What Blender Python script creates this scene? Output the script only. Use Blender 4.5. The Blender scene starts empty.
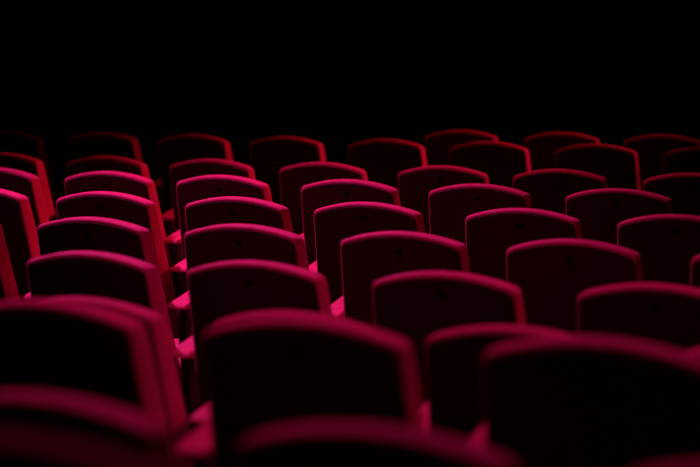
import bpy, bmesh, math, random
from mathutils import Vector, Matrix
random.seed(7)
S = bpy.context.scene
C = S.collection
rad = math.radians

# ------------------------------------------------------------------ constants
H_BACK = 0.93            # height of the upper corners of a seat's rear panel
CAM_H = 0.7146 + H_BACK  # camera height above the floor of the lowest row
PITCH = 0.56             # spacing of the seats along a row
REC = math.tan(rad(15))  # recline of the backs

# row: reference point x, y, height of back corners below the camera, heading, seats {column: shift along row}
ROWS = {
 1: (-0.1744, 9.8989, -0.6272, -0.3583, {4: -.005, 5: .0065, 6: -.0025}),
 2: (-0.0898, 9.1454, -0.6406, -0.3563, {-1: -.0356, 0: .0096, 1: .0068, 2: -.0043, 3: .0044, 4: .0043, 5: .0033, 6: -.0114}),
 3: (0.1269, 7.8028, -0.6711, -0.3493, {-1: -.0058, 0: .0033, 1: -.0038, 2: -.0017, 3: .0146, 4: -.0114, 5: .0048}),
 4: (0.243, 6.9493, -0.6739, -0.3622, {-1: -.0011, 0: .0085, 1: -.0104, 2: .003, 3: -.0018, 4: .0015}),
 5: (0.3289, 6.1775, -0.6895, -0.3753, {-1: -.0051, 0: .0047, 1: .010, 2: -.018, 3: .01, 4: .0012}),
 6: (0.4142, 5.3165, -0.6941, -0.3726, {-1: -.03, 0: 0, 1: .0036, 2: .0019, 3: -.0068, 4: .0024}),
 7: (0.5082, 4.4904, -0.7052, -0.389, {0: .0105, 1: -.0131, 2: -.0036, 3: .0123}),
 8: (0.6292, 3.6944, -0.7146, -0.3807, {0: -.001, 1: .0075, 2: -.0123, 3: .0055}),
 9: (0.6841, 2.8921, -0.5933, -0.3787, {0: -.006, 1: -.0023, 2: .0022}),
 10: (0.7997, 2.0473, -0.607, -0.3991, {0: .0037, 1: -.0041, 2: 0}),
 11: (0.915, 1.25, -0.480, -0.40, {0: 0}),
}
def floor_z(k): return CAM_H + ROWS[k][2] - H_BACK

# ------------------------------------------------------------------ materials
def mat(name, col, rough=.8, sheen=0, bump=0, scale=400, spec=.3, metal=0, vary=.0):
    m = bpy.data.materials.new(name); m.use_nodes = True
    nt = m.node_tree; b = nt.nodes['Principled BSDF']
    b.inputs['Base Color'].default_value = (*col, 1)
    b.inputs['Roughness'].default_value = rough
    b.inputs['Specular IOR Level'].default_value = spec
    b.inputs['Metallic'].default_value = metal
    if sheen:
        b.inputs['Sheen Weight'].default_value = sheen
        b.inputs['Sheen Roughness'].default_value = .45
        b.inputs['Sheen Tint'].default_value = (1, .12, .3, 1)
    tc = nt.nodes.new('ShaderNodeTexCoord')
    n = nt.nodes.new('ShaderNodeTexNoise'); n.inputs['Scale'].default_value = scale
    nt.links.new(tc.outputs['Object'], n.inputs['Vector'])
    if vary:
        n2 = nt.nodes.new('ShaderNodeTexNoise'); n2.inputs['Scale'].default_value = scale*.06
        nt.links.new(tc.outputs['Object'], n2.inputs['Vector'])
        r = nt.nodes.new('ShaderNodeValToRGB')
        r.color_ramp.elements[0].position = .3; r.color_ramp.elements[1].position = .7
        r.color_ramp.elements[0].color = (*[c*(1-vary) for c in col], 1)
        r.color_ramp.elements[1].color = (*[min(1, c*(1+vary)) for c in col], 1)
        nt.links.new(n2.outputs['Fac'], r.inputs['Fac'])
        nt.links.new(r.outputs['Color'], b.inputs['Base Color'])
    if bump:
        bp = nt.nodes.new('ShaderNodeBump'); bp.inputs['Strength'].default_value = bump
        bp.inputs['Distance'].default_value = .001
        nt.links.new(n.outputs['Fac'], bp.inputs['Height'])
        nt.links.new(bp.outputs['Normal'], b.inputs['Normal'])
    return m
VELVET = mat('red_velvet', (.46, .012, .085), .75, .3, .25, 500, .2, 0, .12)
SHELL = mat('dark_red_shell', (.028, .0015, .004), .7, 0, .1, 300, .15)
BLACK = mat('black_plastic', (.008, .006, .006), .8, 0, 0, 200, .05)
STEEL = mat('black_painted_steel', (.012, .008, .009), .5, 0, .05, 120, .3)
CARPET = mat('dark_carpet', (.012, .006, .007), .95, 0, .6, 250, .1, 0, .3)
PAINT = mat('black_paint', (.006, .006, .006), .95, 0, .1, 60, .05, 0, .2)

# ------------------------------------------------------------------ mesh helpers
def obj(name, bm, m, parent=None, smooth=None):
    bmesh.ops.recalc_face_normals(bm, faces=bm.faces)
    me = bpy.data.meshes.new(name); bm.to_mesh(me); bm.free()
    me.materials.append(m)
    if smooth is not None:
        me.shade_smooth(); me.set_sharp_from_angle(angle=rad(smooth))
    o = bpy.data.objects.new(name, me); C.objects.link(o)
    if parent: o.parent = parent
    return o

def rbox(x0, x1, y0, y1, z0, z1, r, seg=3):
    bm = bmesh.new(); bmesh.ops.create_cube(bm, size=1)
    for v in bm.verts:
        v.co = Vector(((x0+x1)/2 + v.co.x*(x1-x0), (y0+y1)/2 + v.co.y*(y1-y0), (z0+z1)/2 + v.co.z*(z1-z0)))
    if r: bmesh.ops.bevel(bm, geom=bm.edges[:], offset=r, segments=seg, affect='EDGES', profile=.5)
    return bm

def outline(hw_top, hw_bot, z_top, z_bot, rise, r_top, r_bot, inset=0):
    """closed outline (u, z) of a seat back: tapered sides, arched top edge"""
    hw_top -= inset; hw_bot -= inset; z_bot += inset; z_top -= inset
    r_top = max(.003, r_top - inset*.5); r_bot = max(.005, r_bot - inset*.5)
    n = 24
    pts = []
    # arched top from right to left (circular arc)
    Rr = (hw_top**2 + rise**2)/(2*rise)
    corner = [( hw_bot, z_bot), (hw_top, z_top)]
    arc = []
    for i in range(n+1):
        u = hw_top*(1-2*i/n)
        arc.append((u, z_top + rise - (Rr - math.sqrt(max(0, Rr*Rr-u*u)))))
    raw = [(-hw_bot, z_bot), (hw_bot, z_bot)] + arc
    # round chosen corners
    def fillet(p, a, b, r, s=5):
        p, a, b = Vector(p), Vector(a), Vector(b)
        da, db = (a-p), (b-p)
        la, lb = min(r, da.length*.95), min(r, db.length*.95)
        A, B = p+da.normalized()*la, p+db.normalized()*lb
        return [tuple((A*(1-t)**2 + p*2*t*(1-t) + B*t*t)) for t in [i/s for i in range(s+1)]]
    out = []
    out += fillet(raw[0], raw[-1], raw[1], r_bot)
    out += fillet(raw[1], raw[0], raw[2], r_bot)
    # right top corner: between side and first arc points
    k = 1
    out += fillet(arc[0], raw[1], arc[k], r_top)
    out += arc[k+1:-k-1] if k+1 < n else []
    out += fillet(arc[-1], arc[-1-k], raw[0], r_top)
    return out

Z0, ZB = H_BACK, 0.40
def lean(z): return (Z0 - z)*REC          # forward shift of the rear face at height z

def loft(layers, cap0=True, cap1=True):
    """layers: list of (points (u,z), depth forward of the rear face as function of z)"""
    bm = bmesh.new(); rings = []
    for pts, dep in layers:
        rings.append([bm.verts.new((u, lean(z) + dep(z), z + (dep(z) * -REC*.0))) for u, z in pts])
    n = len(rings[0])
    for a, b in zip(rings, rings[1:]):
        for i in range(n):
            bm.faces.new((a[i], a[(i+1) % n], b[(i+1) % n], b[i]))
    if cap0: bm.faces.new(rings[0])
    if cap1: bm.faces.new(rings[-1][::-1])
    return bm

def thick(z):                             # cushion gets thicker towards the lumbar
    t = max(0, min(1, (Z0 + .04 - z)/.42))
    return .070 + .043*math.sin(t*math.pi*.62)

def O(i, dz=0): return outline(.203 - i, .227 - i, Z0+.006 - i - dz, ZB + i, .036, .016, .04)
# ------------------------------------------------------------------ the seat
def make_seat():
    root = bpy.data.objects.new('theatre_seat', None); C.objects.link(root)
    k = lambda d: (lambda z: d)
    f = lambda a: (lambda z: thick(z) - a)
    cush = loft([(O(.007, .013), k(.004)), (O(.003, .012), k(.001)), (O(.001, .007), k(.003)), (O(.0004, .003), k(.006)), (O(0), k(.012)),
                 (O(0), f(.016)), (O(.002), f(.008)), (O(.008), f(.002)), (O(.020), f(-.002)), (O(.07), f(-.012)),
                 (O(.13), f(-.018))])
    obj('back_cushion', cush, VELVET, root, 60)
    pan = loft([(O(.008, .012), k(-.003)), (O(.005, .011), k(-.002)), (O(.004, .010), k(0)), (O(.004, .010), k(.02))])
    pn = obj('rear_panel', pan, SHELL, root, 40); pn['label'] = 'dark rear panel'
    # small black disc near the top of the rear panel
    bm = bmesh.new()
    bmesh.ops.create_cone(bm, cap_ends=True, segments=20, radius1=.012, radius2=.010, depth=.005)
    zc = Z0 - .018
    bmesh.ops.rotate(bm, verts=bm.verts, cent=(0,0,0), matrix=Matrix.Rotation(rad(90), 3, 'X'))
    bmesh.ops.rotate(bm, verts=bm.verts, cent=(0,0,0), matrix=Matrix.Rotation(rad(15), 3, 'X'))
    bmesh.ops.translate(bm, verts=bm.verts, vec=(0, lean(zc)-.0055, zc))
    cp = obj('cap', bm, BLACK, pn, 30); cp['label'] = 'small black round cap'
    # tipped-up seat cushion with its underside shell
    bm = rbox(-.215, .215, -.05, .05, -.20, .20, .032, 4)
    M = Matrix.Translation((0, .37, .405)) @ Matrix.Rotation(rad(-85), 4, 'X')
    bm.transform(M)
    sc = obj('seat_cushion', bm, VELVET, root, 60)
    bm = rbox(-.205, .205, .047, .060, -.185, .185, .006, 2); bm.transform(M)
    us = obj('underside_shell', bm, BLACK, sc, 40); us['label'] = 'black underside shell'
    # hinge bar
    bm = bmesh.new()
    bmesh.ops.create_cone(bm, cap_ends=True, segments=12, radius1=.014, radius2=.014, depth=.46)
    bmesh.ops.rotate(bm, verts=bm.verts, cent=(0,0,0), matrix=Matrix.Rotation(rad(90), 3, 'Y'))
    bmesh.ops.translate(bm, verts=bm.verts, vec=(0, .16, .345))
    obj('hinge_bar', bm, STEEL, root, 40)
    make_side(root, -PITCH/2)
    return root

def arm_bm():
    """padded armrest: rounded ends, slightly higher at the front"""
    prof = [(.088, .662), (.098, .678), (.25, .701), (.40, .720), (.43, .712), (.438, .693), (.42, .676), (.25, .663), (.13, .657)]
    bm = bmesh.new()
    a = [bm.verts.new((-.036, y, z)) for y, z in prof]; b = [bm.verts.new((.036, y, z)) for y, z in prof]
    n = len(prof)
    bm.faces.new(a); bm.faces.new(b[::-1])
    for i in range(n): bm.faces.new((a[i], b[i], b[(i+1) % n], a[(i+1) % n]))
    bmesh.ops.recalc_face_normals(bm, faces=bm.faces)
    bmesh.ops.bevel(bm, geom=bm.edges[:], offset=.007, segments=3, affect='EDGES', profile=.5)
    return bm

def make_side(root, x):
    prof = [(.13, .0), (.36, .0), (.38, .03), (.33, .06), (.33, .40), (.40, .56), (.40, .682), (.14, .666), (.14, .52), (.17, .40), (.17, .06), (.12, .03)]
    bm = bmesh.new()
    a = [bm.verts.new((-.014, y, z)) for y, z in prof]; b = [bm.verts.new((.014, y, z)) for y, z in prof]
    n = len(prof)
    bm.faces.new(a); bm.faces.new(b[::-1])
    for i in range(n): bm.faces.new((a[i], b[i], b[(i+1) % n], a[(i+1) % n]))
    bm.transform(Matrix.Translation((x, 0, 0)))
    sd = obj('side_frame', bm, STEEL, root)
    bm = arm_bm(); bm.transform(Matrix.Translation((x, 0, 0)))
    ar = obj('arm_pad', bm, VELVET, sd, 50); ar['label'] = 'red padded armrest'
    bm = rbox(x-.035, x+.035, .12, .38, 0, .012, .003, 1)
    obj('foot_plate', bm, STEEL, sd)

def dup(root):
    r = root.copy(); C.objects.link(r)
    for ch in root.children:
        c = ch.copy(); C.objects.link(c); c.parent = r
        for g in ch.children:
            d = g.copy(); C.objects.link(d); d.parent = c
    return r

proto = make_seat()
used = False
for k, (X, Y, Z, th, seats) in ROWS.items():
    for j, dx in sorted(seats.items()):
        s = (j-2.5)*PITCH + dx
        if used: o = dup(proto)
        else: o = proto; used = True
        o.location = (X + s*math.cos(th), Y + s*math.sin(th), floor_z(k))
        o.rotation_euler = (0, 0, th)
        o['category'] = 'theatre seat'; o['group'] = 'red theatre seats in rows'
        o['label'] = '%d_%d' % (k, j)

# labels, one per seat
ORD = ['', 'first', 'second', 'third', 'fourth', 'fifth', 'sixth', 'seventh', 'eighth']
ROWN = {1: 'farthest row', 2: 'second farthest row', 3: 'third farthest row', 4: 'fourth farthest row',
        5: 'fifth farthest row', 6: 'sixth farthest row', 7: 'seventh farthest row',
        8: 'fourth nearest row', 9: 'third nearest row', 10: 'second nearest row', 11: 'nearest row'}
RIM = {1: 'faintly lit', 2: 'dimly lit', 3: 'red-rimmed', 4: 'bright-rimmed', 5: 'bright-rimmed', 6: 'pink-rimmed', 7: 'pink-rimmed',
       8: 'slightly blurred', 9: 'blurred', 10: 'dim blurred', 11: 'very blurred'}
for o in list(C.objects):
    if o.parent is None and o.get('label'):
        k, j = [int(q) for q in o['label'].split('_')]
        js = sorted(ROWS[k][4]); n = js.index(j)+1
        if k == 11: t = 'very blurred dim theatre seat nearest the camera, in the bottom left corner'
        else:
            pos = 'leftmost' if n == 1 else ('rightmost' if n == len(js) else ORD[n] + ' from left')
            t = '%s red theatre seat, %s in the %s' % (RIM[k], pos, ROWN[k])
        o['label'] = t

# ------------------------------------------------------------------ the setting
A = -0.372                                # mean heading of the rows
ca, sa = math.cos(A), math.sin(A)
def W(p, q, z): return (p*ca - q*sa, p*sa + q*ca, z)     # along row, forward
def fwd(k):
    X, Y = ROWS[k][:2]; return -X*sa + Y*ca
def struct(name, bm, m):
    o = obj(name, bm, m); o['kind'] = 'structure'; return o
L_, R_, NEAR, FAR, TOP = -6.5, 6.5, -2.5, 15.0, 5.6
ks = sorted(ROWS, reverse=True)           # near to far
edges = [NEAR] + [(fwd(a)+fwd(b))/2 - .12 for a, b in zip(ks, ks[1:])] + [FAR]
bm = bmesh.new(); prev = None
for i, k in enumerate(ks):
    z = floor_z(k)
    a = [bm.verts.new(W(x, edges[i], z)) for x in (L_, R_)]
    b = [bm.verts.new(W(x, edges[i+1], z)) for x in (L_, R_)]
    if prev: bm.faces.new((prev[0], prev[1], a[1], a[0]))
    bm.faces.new((a[0], a[1], b[1], b[0])); prev = b
# thickness below
lo = [bm.verts.new(W(x, q, -.4)) for x, q in ((L_, NEAR), (R_, NEAR), (R_, FAR), (L_, FAR))]
bm.faces.new(lo)
struct('floor', bm, CARPET)
def wall(name, p0, p1, q0, q1, z0=-.4, z1=TOP):
    bm = rbox(0, 1, 0, 1, 0, 1, 0)
    for v in bm.verts:
        c = v.co.copy(); v.co = Vector(W(p0+(p1-p0)*c.x, q0+(q1-q0)*c.y, z0+(z1-z0)*c.z))
    struct(name, bm, PAINT)
wall('wall_left', L_-.2, L_, NEAR, FAR); wall('wall_right', R_, R_+.2, NEAR, FAR)
wall('wall_front', L_-.2, R_+.2, FAR, FAR+.2); wall('wall_back', L_-.2, R_+.2, NEAR-.2, NEAR)
wall('ceiling', L_-.2, R_+.2, NEAR-.2, FAR+.2, TOP, TOP+.2)

# ------------------------------------------------------------------ light
w = bpy.data.worlds.new('dark_hall'); S.world = w; w.use_nodes = True
w.node_tree.nodes['Background'].inputs[0].default_value = (.0, .0, .0, 1)
def spot(name, pos, tgt, power, col, angle, blend, radius):
    l = bpy.data.lights.new(name, 'SPOT'); l.energy = power; l.color = col
    l.spot_size = rad(angle); l.spot_blend = blend; l.shadow_soft_size = radius
    o = bpy.data.objects.new(name, l); C.objects.link(o)
    o.location = pos; o.rotation_euler = (Vector(tgt)-Vector(pos)).to_track_quat('-Z', 'Y').to_euler()
    return o
def seatpos(k, j, h=.9):
    X, Y, Z, th, _ = ROWS[k]; s = (j-2.5)*PITCH
    return Vector((X+s*math.cos(th), Y+s*math.sin(th), floor_z(k)+h))
T = seatpos(5, .2)
spot('magenta_spotlight', T + Vector(W(-1.5, -.45, 4.3)), T + Vector(W(0, -.5, 0)), 1500, (.94, .2, .86), 53, 1, .12)
T = seatpos(4, 2.4)
spot('rose_spotlight', T + Vector(W(-1.6, .5, 4.3)), T, 500, (1, .09, .3), 50, 1, .12)
T = seatpos(3, 1.2) + Vector(W(0, .3, 0))
spot('red_spotlight', T + Vector(W(4.2, 4.5, 3.4)), T, 1750, (1, .05, .13), 28, .9, .15)
T = seatpos(8, 1.2)
spot('crimson_spotlight', T + Vector(W(4.0, 3.4, 3.9)), T, 430, (1, .08, .34), 22, .9, .15)
T = seatpos(9, .7)
spot('near_row_fill', T + Vector(W(-.4, .3, 4.1)), T + Vector(W(-.1, .6, 0)), 320, (1, .13, .56), 66, 1, .15)  # added overhead fill, brings the near rows' rims back up
# added weak fill far overhead, no fixture; keeps the panels just off black
l = bpy.data.lights.new('panel_fill_light', 'AREA'); l.energy = .8; l.color = (1, .2, .25); l.size = 3
o = bpy.data.objects.new('panel_fill_light', l); C.objects.link(o); o.location = W(0, .5, 5.4)

# ------------------------------------------------------------------ camera
cam = bpy.data.cameras.new('camera'); co = bpy.data.objects.new('camera', cam); C.objects.link(co)
cam.sensor_width = 36; cam.lens = 1730.73/700*36
co.location = (0, 0, CAM_H); co.rotation_euler = (math.pi/2 - .120394, 0, 0)
cam.dof.use_dof = True; cam.dof.focus_distance = 6.5; cam.dof.aperture_fstop = 1.8
cam.clip_start = .05
S.camera = co
S.view_settings.view_transform = 'Standard'; S.view_settings.look = 'None'
S.view_settings.exposure = 0; S.view_settings.gamma = 1; S.view_settings.use_curve_mapping = False
